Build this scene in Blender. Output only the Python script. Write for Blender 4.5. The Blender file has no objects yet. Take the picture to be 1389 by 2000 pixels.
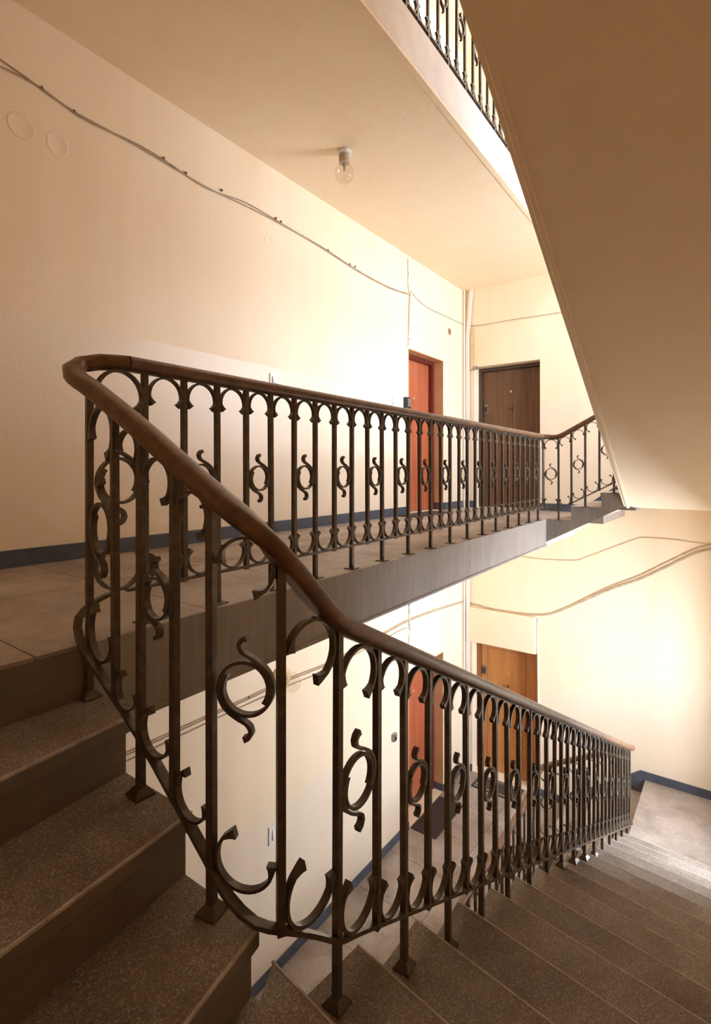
import bpy, bmesh, math, random
from mathutils import Vector, Matrix
random.seed(7)
SC = bpy.context.scene
COL = SC.collection

# ---------------------------------------------------------------- camera, sky, window light, exposure
cam_d = bpy.data.cameras.new('camera'); cam = bpy.data.objects.new('camera', cam_d); COL.objects.link(cam)
cam_d.sensor_width = 36.0; cam_d.sensor_fit = 'AUTO'; cam_d.lens = 1024.0 / 2000.0 * 36.0
cam_d.shift_y = -(1000 - 918) / 2000.0
cam_d.clip_start = 0.02
YAW = math.atan(752 / 1024.0)
cam.location = (0, 0, 0); cam.rotation_euler = (math.pi / 2, 0, YAW)
SC.camera = cam

w = bpy.data.worlds.new('world'); SC.world = w; w.use_nodes = True
bg = w.node_tree.nodes['Background']; bg.inputs[0].default_value = (0.72, 0.84, 1.0, 1); bg.inputs[1].default_value = 1.6

WINDOWS = [(4.90, 6.10, -2.90, -1.35), (4.95, 6.15, 0.55, 2.35), (5.15, 6.30, 4.15, 5.75)]   # y0, y1, z0, z1 in the right wall
XR = 0.45
for (y0, y1, z0, z1), pw in zip(WINDOWS, (1330, 900, 1350)):
    ld = bpy.data.lights.new('window_daylight', 'AREA'); ld.shape = 'RECTANGLE'
    ld.size = 3.0; ld.size_y = 3.0; ld.energy = pw; ld.color = (0.84, 0.905, 1.0)
    lo = bpy.data.objects.new('window_daylight', ld); COL.objects.link(lo)
    lo.location = (XR + 1.5, (y0 + y1) / 2, (z0 + z1) / 2); lo.rotation_euler = (0, math.radians(90), 0)
SC.view_settings.view_transform = 'Standard'; SC.view_settings.look = 'None'
SC.view_settings.gamma = 1.0; SC.view_settings.use_curve_mapping = False
SC.view_settings.exposure = 0.27
SC.cycles.max_bounces = 16; SC.cycles.diffuse_bounces = 12; SC.cycles.glossy_bounces = 6; SC.cycles.transparent_max_bounces = 12

# ---------------------------------------------------------------- levels and plan
Z0, ZL, ZU = -0.53, -4.29, 2.885            # corridor floors: this storey, below, above
CEIL0, CEILU = 2.57, 5.94
XW, YF, YN = -3.20, 7.01, -0.60            # left wall, far wall, near wall
LAND0, LANDL = -0.08, -3.65                # quarter landings in the far right corner

# ---------------------------------------------------------------- materials
def nodes(name):
    m = bpy.data.materials.new(name); m.use_nodes = True
    nt = m.node_tree; b = nt.nodes['Principled BSDF']
    return m, nt, b
def N(nt, t, **kw):
    n = nt.nodes.new(t)
    for k, v in kw.items(): setattr(n, k, v)
    return n
def ramp(nt, fac, stops):
    r = N(nt, 'ShaderNodeValToRGB')
    while len(r.color_ramp.elements) < len(stops): r.color_ramp.elements.new(0.5)
    for e, (p, c) in zip(r.color_ramp.elements, stops):
        e.position = p; e.color = (c[0], c[1], c[2], 1)
    nt.links.new(fac, r.inputs[0]); return r.outputs[0]
def noise(nt, vec, scale, detail=4, rough=0.55):
    n = N(nt, 'ShaderNodeTexNoise'); n.inputs['Scale'].default_value = scale
    n.inputs['Detail'].default_value = detail; n.inputs['Roughness'].default_value = rough
    nt.links.new(vec, n.inputs['Vector']); return n.outputs['Fac']
def mapping(nt, scale):
    g = N(nt, 'ShaderNodeNewGeometry'); mp = N(nt, 'ShaderNodeMapping')
    mp.inputs['Scale'].default_value = scale
    nt.links.new(g.outputs['Position'], mp.inputs['Vector']); return mp.outputs[0]
def objmap(nt, scale):
    g = N(nt, 'ShaderNodeTexCoord'); mp = N(nt, 'ShaderNodeMapping')
    mp.inputs['Scale'].default_value = scale
    nt.links.new(g.outputs['Object'], mp.inputs['Vector']); return mp.outputs[0]
def bump(nt, b, h, dist, strength=0.5):
    bp = N(nt, 'ShaderNodeBump'); bp.inputs['Distance'].default_value = dist; bp.inputs['Strength'].default_value = strength
    nt.links.new(h, bp.inputs['Height']); nt.links.new(bp.outputs[0], b.inputs['Normal'])
def mixc(nt, fac, a, b_):
    mx = N(nt, 'ShaderNodeMix', data_type='RGBA')
    if isinstance(fac, float): mx.inputs[0].default_value = fac
    else: nt.links.new(fac, mx.inputs[0])
    for i, c in ((6, a), (7, b_)):
        if isinstance(c, tuple): mx.inputs[i].default_value = (c[0], c[1], c[2], 1)
        else: nt.links.new(c, mx.inputs[i])
    return mx.outputs[2]
def math_(nt, op, a, b_=None):
    m = N(nt, 'ShaderNodeMath', operation=op)
    for i, v in enumerate((a, b_)):
        if v is None: continue
        if isinstance(v, (int, float)): m.inputs[i].default_value = v
        else: nt.links.new(v, m.inputs[i])
    return m.outputs[0]

CREAM_A, CREAM_B = (0.885, 0.745, 0.545), (0.855, 0.695, 0.485)
DADO_A, DADO_B = (0.86, 0.745, 0.585), (0.825, 0.70, 0.53)
def plaster(name, dado):
    """dado: list of (x or None, ...) handled per wall: 'left' flat bands, 'far' sloped bands, None none"""
    m, nt, b = nodes(name)
    v = mapping(nt, (1, 1, 1)); vs = mapping(nt, (3.2, 3.2, 0.35))
    n1 = noise(nt, v, 1.1, 4); n2 = noise(nt, vs, 2.2, 5)
    f = math_(nt, 'ADD', math_(nt, 'MULTIPLY', n1, 0.5), math_(nt, 'MULTIPLY', n2, 0.5))
    up = ramp(nt, f, [(0.35, CREAM_B), (0.65, CREAM_A)])
    col = up
    rough = 0.62
    if dado:
        lo = ramp(nt, f, [(0.35, DADO_B), (0.65, DADO_A)])
        g = N(nt, 'ShaderNodeNewGeometry'); s = N(nt, 'ShaderNodeSeparateXYZ'); nt.links.new(g.outputs['Position'], s.inputs[0])
        wob = math_(nt, 'MULTIPLY', math_(nt, 'SUBTRACT', n1, 0.5), 0.012)
        z = math_(nt, 'ADD', s.outputs[2], wob)
        masks = []
        for fl, land, x0 in ((Z0, LAND0, -1.60), (ZL, LANDL, -1.90), (ZU, ZU + .45, -1.60)):
            if dado == 'far':
                mr = N(nt, 'ShaderNodeMapRange'); nt.links.new(s.outputs[0], mr.inputs[0])
                mr.inputs[1].default_value = x0 - .55; mr.inputs[2].default_value = -0.93
                mr.inputs[3].default_value = fl + 1.38 if fl != ZL else fl + 1.12
                mr.inputs[4].default_value = land + 1.30
                top = mr.outputs[0]
            else: top = fl + 1.40
            masks.append(math_(nt, 'MULTIPLY', math_(nt, 'LESS_THAN', z, top), math_(nt, 'GREATER_THAN', z, math_(nt, 'SUBTRACT', top, 1.64))))
        mk = math_(nt, 'MAXIMUM', math_(nt, 'MAXIMUM', masks[0], masks[1]), masks[2])
        col = mixc(nt, mk, up, lo)
        rr = math_(nt, 'SUBTRACT', 0.62, math_(nt, 'MULTIPLY', mk, 0.22))
        nt.links.new(rr, b.inputs['Roughness'])
    else: b.inputs['Roughness'].default_value = rough
    nt.links.new(col, b.inputs['Base Color'])
    bump(nt, b, noise(nt, v, 38, 5, 0.6), 0.004, 0.35)
    return m
def plain(name, col, rough, metal=0.0, var=0.12, scale=30, coat=0.0):
    m, nt, b = nodes(name)
    n = noise(nt, mapping(nt, (1, 1, 1)), scale, 4)
    nt.links.new(ramp(nt, n, [(0.3, tuple(c * (1 - var) for c in col)), (0.7, tuple(min(1, c * (1 + var)) for c in col))]), b.inputs['Base Color'])
    b.inputs['Roughness'].default_value = rough; b.inputs['Metallic'].default_value = metal
    b.inputs['Coat Weight'].default_value = coat
    return m
def terrazzo(name, base, dark, light, rough=0.45, sc=160, wear=1.0):
    m, nt, b = nodes(name)
    v = mapping(nt, (1, 1, 1))
    vo = N(nt, 'ShaderNodeTexVoronoi'); vo.inputs['Scale'].default_value = sc; nt.links.new(v, vo.inputs['Vector'])
    sx = N(nt, 'ShaderNodeSeparateColor'); nt.links.new(vo.outputs['Color'], sx.inputs[0])
    chip = ramp(nt, sx.outputs[0], [(0.0, dark), (0.22, dark), (0.3, base), (0.82, base), (0.9, light), (1.0, light)])
    n = noise(nt, v, 2.3, 6, 0.62)
    dirt = ramp(nt, n, [(0.30, (0.55, 0.50, 0.46)), (0.62, (1, 1, 1))])
    mx = N(nt, 'ShaderNodeMix', data_type='RGBA', blend_type='MULTIPLY'); mx.inputs[0].default_value = wear
    nt.links.new(chip, mx.inputs[6]); nt.links.new(dirt, mx.inputs[7])
    nt.links.new(mx.outputs[2], b.inputs['Base Color'])
    nt.links.new(ramp(nt, n, [(0.3, (rough + .2,) * 3), (0.7, (rough,) * 3)]), b.inputs['Roughness'])
    bump(nt, b, noise(nt, v, 90, 4), 0.002, 0.3)
    return m
def wood(name, a, c, scale, rough=0.38, coat=0.3, axis=2, world=False):
    m, nt, b = nodes(name)
    s = [14, 14, 14]; s[axis] = 0.9
    v = mapping(nt, s) if world else objmap(nt, s)
    n = noise(nt, v, scale, 6, 0.65)
    nt.links.new(ramp(nt, n, [(0.32, a), (0.68, c)]), b.inputs['Base Color'])
    b.inputs['Roughness'].default_value = rough; b.inputs['Coat Weight'].default_value = coat; b.inputs['Coat Roughness'].default_value = 0.25
    bump(nt, b, n, 0.001, 0.2)
    return m

M = {}
M['wall_flat'] = plaster('wall_plaster', None)
M['wall_left'] = plaster('wall_plaster_dado', 'left')
M['wall_far'] = plaster('wall_plaster_dado_sloped', 'far')
M['ceiling'] = plaster('ceiling_paint', None)
M['floor'] = terrazzo('corridor_terrazzo', (0.42, 0.355, 0.305), (0.33, 0.28, 0.24), (0.52, 0.455, 0.40), 0.40, 300)
M['step'] = terrazzo('step_terrazzo', (0.275, 0.23, 0.195), (0.195, 0.158, 0.13), (0.48, 0.42, 0.37), 0.46, 300)
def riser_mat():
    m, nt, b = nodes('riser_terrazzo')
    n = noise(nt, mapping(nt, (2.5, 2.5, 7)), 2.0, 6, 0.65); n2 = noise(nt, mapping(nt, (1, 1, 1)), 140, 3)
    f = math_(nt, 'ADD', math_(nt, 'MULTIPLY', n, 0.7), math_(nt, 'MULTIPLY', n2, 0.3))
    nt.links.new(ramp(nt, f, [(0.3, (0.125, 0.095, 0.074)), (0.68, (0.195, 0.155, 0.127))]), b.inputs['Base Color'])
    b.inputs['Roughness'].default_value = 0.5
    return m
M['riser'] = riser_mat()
M['nosing'] = plain('pale_nosing', (0.46, 0.40, 0.34), 0.5, var=0.3, scale=25)  # pale strip along the front edge of each tread
M['joint'] = plain('joint_grout', (0.07, 0.06, 0.055), 0.8)
def concrete():
    m, nt, b = nodes('fascia_concrete')
    v = mapping(nt, (9, 9, 0.8)); n = noise(nt, v, 4, 6, 0.65); n2 = noise(nt, mapping(nt, (1, 1, 1)), 3.0, 5)
    f = math_(nt, 'ADD', math_(nt, 'MULTIPLY', n, 0.55), math_(nt, 'MULTIPLY', n2, 0.45))
    nt.links.new(ramp(nt, f, [(0.3, (0.20, 0.17, 0.145)), (0.68, (0.33, 0.29, 0.255))]), b.inputs['Base Color'])
    b.inputs['Roughness'].default_value = 0.55
    return m
M['concrete'] = concrete()
M['fascia_light'] = plain('fascia_whitewash', (0.66, 0.61, 0.56), 0.6, var=0.08, scale=6)
M['baseboard'] = plain('baseboard_paint', (0.070, 0.083, 0.112), 0.4, var=0.18, scale=9)
def iron():
    m, nt, b = nodes('iron_paint')
    n = noise(nt, mapping(nt, (1, 1, 1)), 45, 5, 0.6)
    nt.links.new(ramp(nt, n, [(0.3, (0.066, 0.048, 0.033)), (0.55, (0.098, 0.074, 0.052)), (0.75, (0.15, 0.116, 0.084))]), b.inputs['Base Color'])
    nt.links.new(ramp(nt, n, [(0.3, (0.42,) * 3), (0.7, (0.30,) * 3)]), b.inputs['Roughness'])
    b.inputs['Metallic'].default_value = 0.25
    bump(nt, b, n, 0.0015, 0.35)
    return m
M['iron'] = iron()
def railwood():
    m, nt, b = nodes('handrail_wood')
    v = mapping(nt, (9, 9, 9)); n = noise(nt, v, 1.3, 6, 0.7); n2 = noise(nt, mapping(nt, (60, 14, 60)), 1.0, 3)
    f = math_(nt, 'ADD', math_(nt, 'MULTIPLY', n, 0.6), math_(nt, 'MULTIPLY', n2, 0.4))
    nt.links.new(ramp(nt, f, [(0.32, (0.045, 0.018, 0.007)), (0.52, (0.125, 0.055, 0.022)), (0.72, (0.235, 0.112, 0.046))]), b.inputs['Base Color'])
    b.inputs['Roughness'].default_value = 0.40; b.inputs['Coat Weight'].default_value = 0.35; b.inputs['Coat Roughness'].default_value = 0.3
    return m
M['rail'] = railwood()
M['red_door'] = wood('red_door_veneer', (0.34, 0.080, 0.032), (0.47, 0.135, 0.058), 1.0, 0.4)
M['red_frame'] = wood('red_frame', (0.13, 0.014, 0.010), (0.20, 0.024, 0.016), 1.0, 0.35)
M['brown_door'] = wood('brown_door_veneer', (0.088, 0.040, 0.018), (0.165, 0.080, 0.036), 1.6, 0.5, 0.05)
M['brown_frame'] = wood('brown_frame', (0.05, 0.028, 0.018), (0.085, 0.05, 0.032), 1.2, 0.4)
M['orange_door'] = wood('orange_door_veneer', (0.40, 0.155, 0.038), (0.56, 0.245, 0.070), 1.1, 0.38)
M['orange_frame'] = wood('orange_frame', (0.25, 0.085, 0.022), (0.36, 0.13, 0.038), 1.1, 0.4)
M['white_plastic'] = plain('white_plastic', (0.80, 0.78, 0.74), 0.35, var=0.03)
M['conduit'] = plain('painted_conduit', (0.80, 0.72, 0.62), 0.5, var=0.06, scale=5)
M['black'] = plain('black_plastic', (0.018, 0.018, 0.022), 0.35)
M['grey_metal'] = plain('grey_metal', (0.32, 0.30, 0.28), 0.35, metal=0.8)
M['brass'] = plain('brass', (0.75, 0.55, 0.28), 0.3, metal=0.9)
M['cable'] = plain('cable_paint', (0.52, 0.41, 0.28), 0.6, var=0.2, scale=12)
M['cable_dark'] = plain('cable_dark', (0.40, 0.295, 0.19), 0.6, var=0.2, scale=12)
M['clip'] = plain('cable_clip', (0.20, 0.14, 0.09), 0.5)
M['porcelain'] = plain('bakelite_socket', (0.50, 0.38, 0.30), 0.4)
M['mat_maroon'] = plain('maroon_mat', (0.045, 0.028, 0.026), 0.95, var=0.35, scale=260)
M['mat_dark'] = plain('charcoal_mat', (0.05, 0.046, 0.045), 0.95, var=0.35, scale=260)
M['mat_light'] = plain('mat_pattern', (0.30, 0.28, 0.26), 0.95, var=0.25, scale=260)
M['stain'] = plain('ochre_plaster', (0.68, 0.50, 0.30), 0.7, var=0.12, scale=8)
M['window_frame'] = plain('window_frame_paint', (0.75, 0.74, 0.70), 0.4, var=0.05)
M['jamb'] = plain('ochre_jamb_paint', (0.60, 0.36, 0.18), 0.5, var=0.1, scale=4)
def glass(name, tint, gl):
    m, nt, b = nodes(name)
    nt.nodes.remove(b); out = nt.nodes['Material Output']
    t = N(nt, 'ShaderNodeBsdfTransparent'); t.inputs[0].default_value = tint
    g = N(nt, 'ShaderNodeBsdfGlossy'); g.inputs['Roughness'].default_value = 0.03
    lw = N(nt, 'ShaderNodeLayerWeight'); lw.inputs[0].default_value = 0.2
    fc = math_(nt, 'ADD', math_(nt, 'MULTIPLY', math_(nt, 'POWER', lw.outputs[1], 3.0), 0.45), gl)
    mx = N(nt, 'ShaderNodeMixShader'); nt.links.new(fc, mx.inputs[0])
    nt.links.new(t.outputs[0], mx.inputs[1]); nt.links.new(g.outputs[0], mx.inputs[2]); nt.links.new(mx.outputs[0], out.inputs[0])
    return m
M['pane'] = glass('window_glass', (0.97, 0.98, 1, 1), 0.03)
M['bulb'] = glass('bulb_glass', (0.97, 0.95, 0.92, 1), 0.05)

# ---------------------------------------------------------------- mesh helpers
class MB:
    def __init__(s): s.v = []; s.f = []; s.mi = []; s.mat = 0
    def add(s, vs, fs):
        o = len(s.v); s.v += [tuple(p) for p in vs]
        s.f += [tuple(i + o for i in f) for f in fs]; s.mi += [s.mat] * len(fs)
    def box(s, a, b):
        x0, y0, z0 = (min(p, q) for p, q in zip(a, b)); x1, y1, z1 = (max(p, q) for p, q in zip(a, b))
        s.add([(x0, y0, z0), (x1, y0, z0), (x1, y1, z0), (x0, y1, z0), (x0, y0, z1), (x1, y0, z1), (x1, y1, z1), (x0, y1, z1)],
              [(0, 3, 2, 1), (4, 5, 6, 7), (0, 1, 5, 4), (1, 2, 6, 5), (2, 3, 7, 6), (3, 0, 4, 7)])
    def prism(s, poly, z0, z1):
        """poly: plan points; z0, z1 numbers or per-vertex lists"""
        n = len(poly)
        ar = sum(poly[i][0] * poly[(i + 1) % n][1] - poly[(i + 1) % n][0] * poly[i][1] for i in range(n))
        zz0 = z0 if isinstance(z0, (list, tuple)) else [z0] * n
        zz1 = z1 if isinstance(z1, (list, tuple)) else [z1] * n
        if ar < 0: poly = poly[::-1]; zz0 = zz0[::-1]; zz1 = zz1[::-1]
        vs = [(p[0], p[1], z) for p, z in zip(poly, zz0)] + [(p[0], p[1], z) for p, z in zip(poly, zz1)]
        s.add(vs, [tuple(range(n))[::-1], tuple(range(n, 2 * n))] + [(i, (i + 1) % n, n + (i + 1) % n, n + i) for i in range(n)])
    def yprism(s, poly, y0, y1):
        """poly in (x, z), extruded along y"""
        n = len(poly); y0, y1 = min(y0, y1), max(y0, y1)
        ar = sum(poly[i][0] * poly[(i + 1) % n][1] - poly[(i + 1) % n][0] * poly[i][1] for i in range(n))
        if ar < 0: poly = poly[::-1]
        vs = [(p[0], y0, p[1]) for p in poly] + [(p[0], y1, p[1]) for p in poly]
        s.add(vs, [tuple(range(n)), tuple(range(n, 2 * n))[::-1]] + [((i + 1) % n, i, n + i, n + (i + 1) % n) for i in range(n)])
    def sweep(s, path, prof, up=Vector((0, 0, 1)), closed_caps=True):
        """prof: list of (side, height); path: list of Vectors"""
        P = [Vector(p) for p in path]; n = len(prof); vs = []
        for i, p in enumerate(P):
            t = (P[min(i + 1, len(P) - 1)] - P[max(i - 1, 0)]).normalized()
            sd = t.cross(up)
            if sd.length < 1e-4: sd = Vector((1, 0, 0))
            sd.normalize(); u = sd.cross(t).normalized()
            for a, h in prof: vs.append(p + sd * a + u * h)
        fs = []
        for i in range(len(P) - 1):
            for j in range(n):
                k = (j + 1) % n
                fs.append((i * n + j, i * n + k, (i + 1) * n + k, (i + 1) * n + j))
        fs.append(tuple(range(n))[::-1]); fs.append(tuple((len(P) - 1) * n + j for j in range(n)))
        s.add(vs, fs)
    def tube(s, path, r, n=8, up=Vector((0, 0, 1))):
        s.sweep(path, [(r * math.cos(2 * math.pi * j / n), r * math.sin(2 * math.pi * j / n)) for j in range(n)], up)
    def lathe(s, prof, center, n=20, axis='z'):
        c = Vector(center); vs = []
        for r, h in prof:
            for j in range(n):
                a = 2 * math.pi * j / n
                q = Vector((r * math.cos(a), r * math.sin(a), h))
                if axis == 'x': q = Vector((h, q.x, q.y))
                if axis == 'y': q = Vector((q.y, h, q.x))
                vs.append(c + q)
        fs = []
        for i in range(len(prof) - 1):
            for j in range(n):
                k = (j + 1) % n; fs.append((i * n + j, i * n + k, (i + 1) * n + k, (i + 1) * n + j))
        fs.append(tuple(range(n))[::-1]); fs.append(tuple((len(prof) - 1) * n + j for j in range(n)))
        s.add(vs, fs)
    def mesh(s, name, mats, smooth=False, bevel=0.0):
        me = bpy.data.meshes.new(name); me.from_pydata(s.v, [], s.f)
        for m in (mats if isinstance(mats, (list, tuple)) else [mats]): me.materials.append(M[m])
        for p, i in zip(me.polygons, s.mi): p.material_index = i
        bm = bmesh.new(); bm.from_mesh(me)
        bmesh.ops.recalc_face_normals(bm, faces=bm.faces)
        if bevel:
            es = [e for e in bm.edges if len(e.link_faces) == 2 and e.calc_face_angle(0) > 0.5]
            bmesh.ops.bevel(bm, geom=es, offset=bevel, segments=2, affect='EDGES', profile=0.6)
        bm.to_mesh(me); bm.free()
        if smooth:
            for p in me.polygons: p.use_smooth = True
            try: me.set_sharp_from_angle(angle=math.radians(42))
            except Exception: pass
        return me
    def build(s, name, mats, parent=None, smooth=False, bevel=0.0):
        return link(name, s.mesh(name, mats, smooth, bevel), parent)
def link(name, me, parent=None, mat=None):
    o = bpy.data.objects.new(name, me); COL.objects.link(o)
    if parent: o.parent = parent
    if mat is not None: o.matrix_basis = mat
    return o
def struct(o): o['kind'] = 'structure'; return o
def tag(o, label, cat, group=None):
    o['label'] = label; o['category'] = cat
    if group: o['group'] = group
    return o
def empty(name, loc=(0, 0, 0)):
    o = bpy.data.objects.new(name, None); COL.objects.link(o); o.location = loc; o.empty_display_size = 0.1; return o
def one(name, mats, fn, parent=None, smooth=False, bevel=0.0):
    b = MB(); fn(b); return b.build(name, mats, parent, smooth, bevel)
def smooth_path(pts, step=0.03):
    P = [Vector(p) for p in pts]; out = []
    for i in range(len(P) - 1):
        p0, p1, p2, p3 = P[max(i - 1, 0)], P[i], P[i + 1], P[min(i + 2, len(P) - 1)]
        L = (p2 - p1).length; n = max(1, min(12, int(L / step)))
        m1 = (p2 - p0) * 0.5; m2 = (p3 - p1) * 0.5
        if m1.length > L: m1 *= L / m1.length
        if m2.length > L: m2 *= L / m2.length
        for k in range(n):
            t = k / n; t2 = t * t; t3 = t2 * t
            out.append((2 * t3 - 3 * t2 + 1) * p1 + (t3 - 2 * t2 + t) * m1 + (-2 * t3 + 3 * t2) * p2 + (t3 - t2) * m2)
    out.append(P[-1]); return out

# ---------------------------------------------------------------- walls with openings
def wall(name, mats, axis, pos, thick, u0, u1, v0, v1, holes):
    """axis 'x' or 'y': plane at pos, body grows by thick; holes: (u0,u1,v0,v1)"""
    b = MB()
    us = sorted({u0, u1} | {h[i] for h in holes for i in (0, 1)}); vs = sorted({v0, v1} | {h[i] for h in holes for i in (2, 3)})
    for i in range(len(us) - 1):
        for j in range(len(vs) - 1):
            uc, vc = (us[i] + us[i + 1]) / 2, (vs[j] + vs[j + 1]) / 2
            if any(h[0] < uc < h[1] and h[2] < vc < h[3] for h in holes): continue
            if axis == 'x': b.box((pos, us[i], vs[j]), (pos + thick, us[i + 1], vs[j + 1]))
            else: b.box((us[i], pos, vs[j]), (us[i + 1], pos + thick, vs[j + 1]))
    return struct(b.build(name, mats))
ZB, ZT = -7.9, 6.24
RED = (5.42, 6.34)
BROWN = (-3.05, -2.13)
HU, HLr, HLo = 1.46, -2.42, -2.43
wall('wall_left', 'wall_left', 'x', XW, -0.3, YN - .3, YF + .3, ZB, ZT, [(RED[0], RED[1], Z0, HU), (RED[0], RED[1], ZL, HLr)])
wall('wall_far', 'wall_far', 'y', YF, 0.3, XW, XR + .3, ZB, ZT, [(BROWN[0], BROWN[1], Z0, HU), (-3.08, -2.165, ZL, HLo)])
wall('wall_right', 'wall_flat', 'x', XR, 0.3, YN - .3, YF, ZB, ZT, [tuple(h) for h in WINDOWS])
wall('wall_near', 'wall_flat', 'y', YN, -0.3, XW, XR, ZB, ZT, [])

# windows of the landings
for i, (y0, y1, z0, z1) in enumerate(WINDOWS):
    b = MB(); f = 0.055; x0, x1 = XR + .12, XR + .18
    b.box((x0, y0, z0), (x1, y0 + f, z1)); b.box((x0, y1 - f, z0), (x1, y1, z1))
    b.box((x0, y0 + f, z0), (x1, y1 - f, z0 + f)); b.box((x0, y0 + f, z1 - f), (x1, y1 - f, z1))
    wo = struct(b.build('window_%d' % (i + 1), 'window_frame', bevel=0.004))
    ym = (y0 + y1) / 2
    one('mullion', 'window_frame', lambda q: q.box((x0 + .005, ym - .03, z0 + f), (x1 - .005, ym + .03, z1 - f)), wo)
    for a, c in ((y0 + f, ym - .03), (ym + .03, y1 - f)):
        one('pane', 'pane', lambda q: q.box((XR + .148, a, z0 + f), (XR + .152, c, z1 - f)), wo)

# ---------------------------------------------------------------- corridor floors, ceilings, landings
def edge_x(lev):          # well side edge of a corridor slab at near / far end
    return {0: (-1.605, -1.69), -1: (-1.70, -1.76), 1: (-1.66, -1.70)}[lev]
Y_NEAR, Y_FARW = 0.82, 5.79
def corridor(lev, z, zb, light):
    xa, xb = edge_x(lev)
    poly = [(XW, YN), (xa + .015, YN), (xa, Y_NEAR), (xb, Y_FARW), (xb, YF), (XW, YF)]
    if lev == -1: poly = [(XW, YN), (xa, YN), (xa, Y_NEAR), (xb, Y_FARW), (xb, YF), (XW, YF)]
    poly = [(p[0] - (.012 if p[0] > -2 else 0), p[1]) for p in poly]
    b = MB(); b.prism(poly, z - .06, z - .012)
    fl = struct(b.build('floor', 'joint'))
    # terrazzo slabs: two files along the corridor, a border strip beside the well
    ys = [YN + .002] + [YN + .64 + 0.62 * k for k in range(12)]
    ys = [y for y in ys if y < YF - .1] + [YF]
    def xe(y):
        return xa + (xb - xa) * max(0, min(1, (y - Y_NEAR) / (Y_FARW - Y_NEAR)))
    G = 0.0025
    for k in range(len(ys) - 1):
        y0, y1 = ys[k] + G, ys[k + 1] - G
        files = [(lambda y: XW + .004, lambda y: -2.44), (lambda y: -2.44 + 2 * G, lambda y: xe(y) - .008)]
        for l, r in files:
            t = MB(); mid = [Y_NEAR, Y_FARW]
            right = [(r(y0), y0)] + [(r(m), m) for m in mid if y0 < m < y1] + [(r(y1), y1)]
            t.prism([(l(y0), y0)] + right + [(l(y1), y1)], z - .03, z)
            t.build('tile', 'floor', fl)
    # fascia beam on the well side and plaster soffit
    one('fascia', 'fascia_light' if light else 'concrete', lambda q: q.prism([(xa - .03, Y_NEAR), (xa, Y_NEAR), (xb, Y_FARW), (xb - .03, Y_FARW)], zb, z - .001), fl)
    b = MB(); b.prism([(XW, YN), (xa - .03, YN), (xa - .03, Y_NEAR), (xb - .03, Y_FARW), (xb - .03, YF), (XW, YF)], zb, z - .06)
    struct(b.build('ceiling', 'ceiling'))
    # plaster lip along the lower edge of the fascia
    b = MB(); b.prism([(xa - .04, Y_NEAR), (xa + .006, Y_NEAR), (xb + .006, Y_FARW), (xb - .04, Y_FARW)], zb - .006, zb + .012)
    struct(b.build('trim_1' if lev == 0 else 'trim_2' if lev == 1 else 'trim_3', 'ceiling' if light else 'concrete', bevel=.003))
    b = MB(); b.box((xa - .03, YN, zb), (xa - .002, Y_NEAR, z - .012))
    b.build('step_riser', 'riser', fl)
    b = MB(); b.box((xb - .03, Y_FARW, zb), (xb, YF, z - .03)); b.build('slab_end', 'ceiling', fl)
corridor(0, Z0, Z0 - .285, False)
corridor(1, ZU, CEIL0 - .01, True)
corridor(-1, ZL, ZL - .285, False)
b = MB(); b.box((XW, YN, CEILU), (XR, YF, ZT)); struct(b.build('ceiling', 'ceiling'))
b = MB(); b.box((XW, YN, ZB), (XR, YF, ZB + .2)); struct(b.build('floor', 'floor'))

# quarter landings in the far right corner
def landing(z, y0, xl, th, ys, xs):
    b = MB(); b.box((xl, y0, z - .04), (XR, YF, z)); o = struct(b.build('floor', 'floor', bevel=.004))
    one('landing_slab', 'ceiling', lambda q: q.box((xs, ys, z - th), (XR, YF, z - .04)), o)
landing(LANDL, 5.59, -0.905, .29, 5.62, -.893)
landing(LAND0, 5.55, -0.862, .287, 5.80, -.932)

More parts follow.
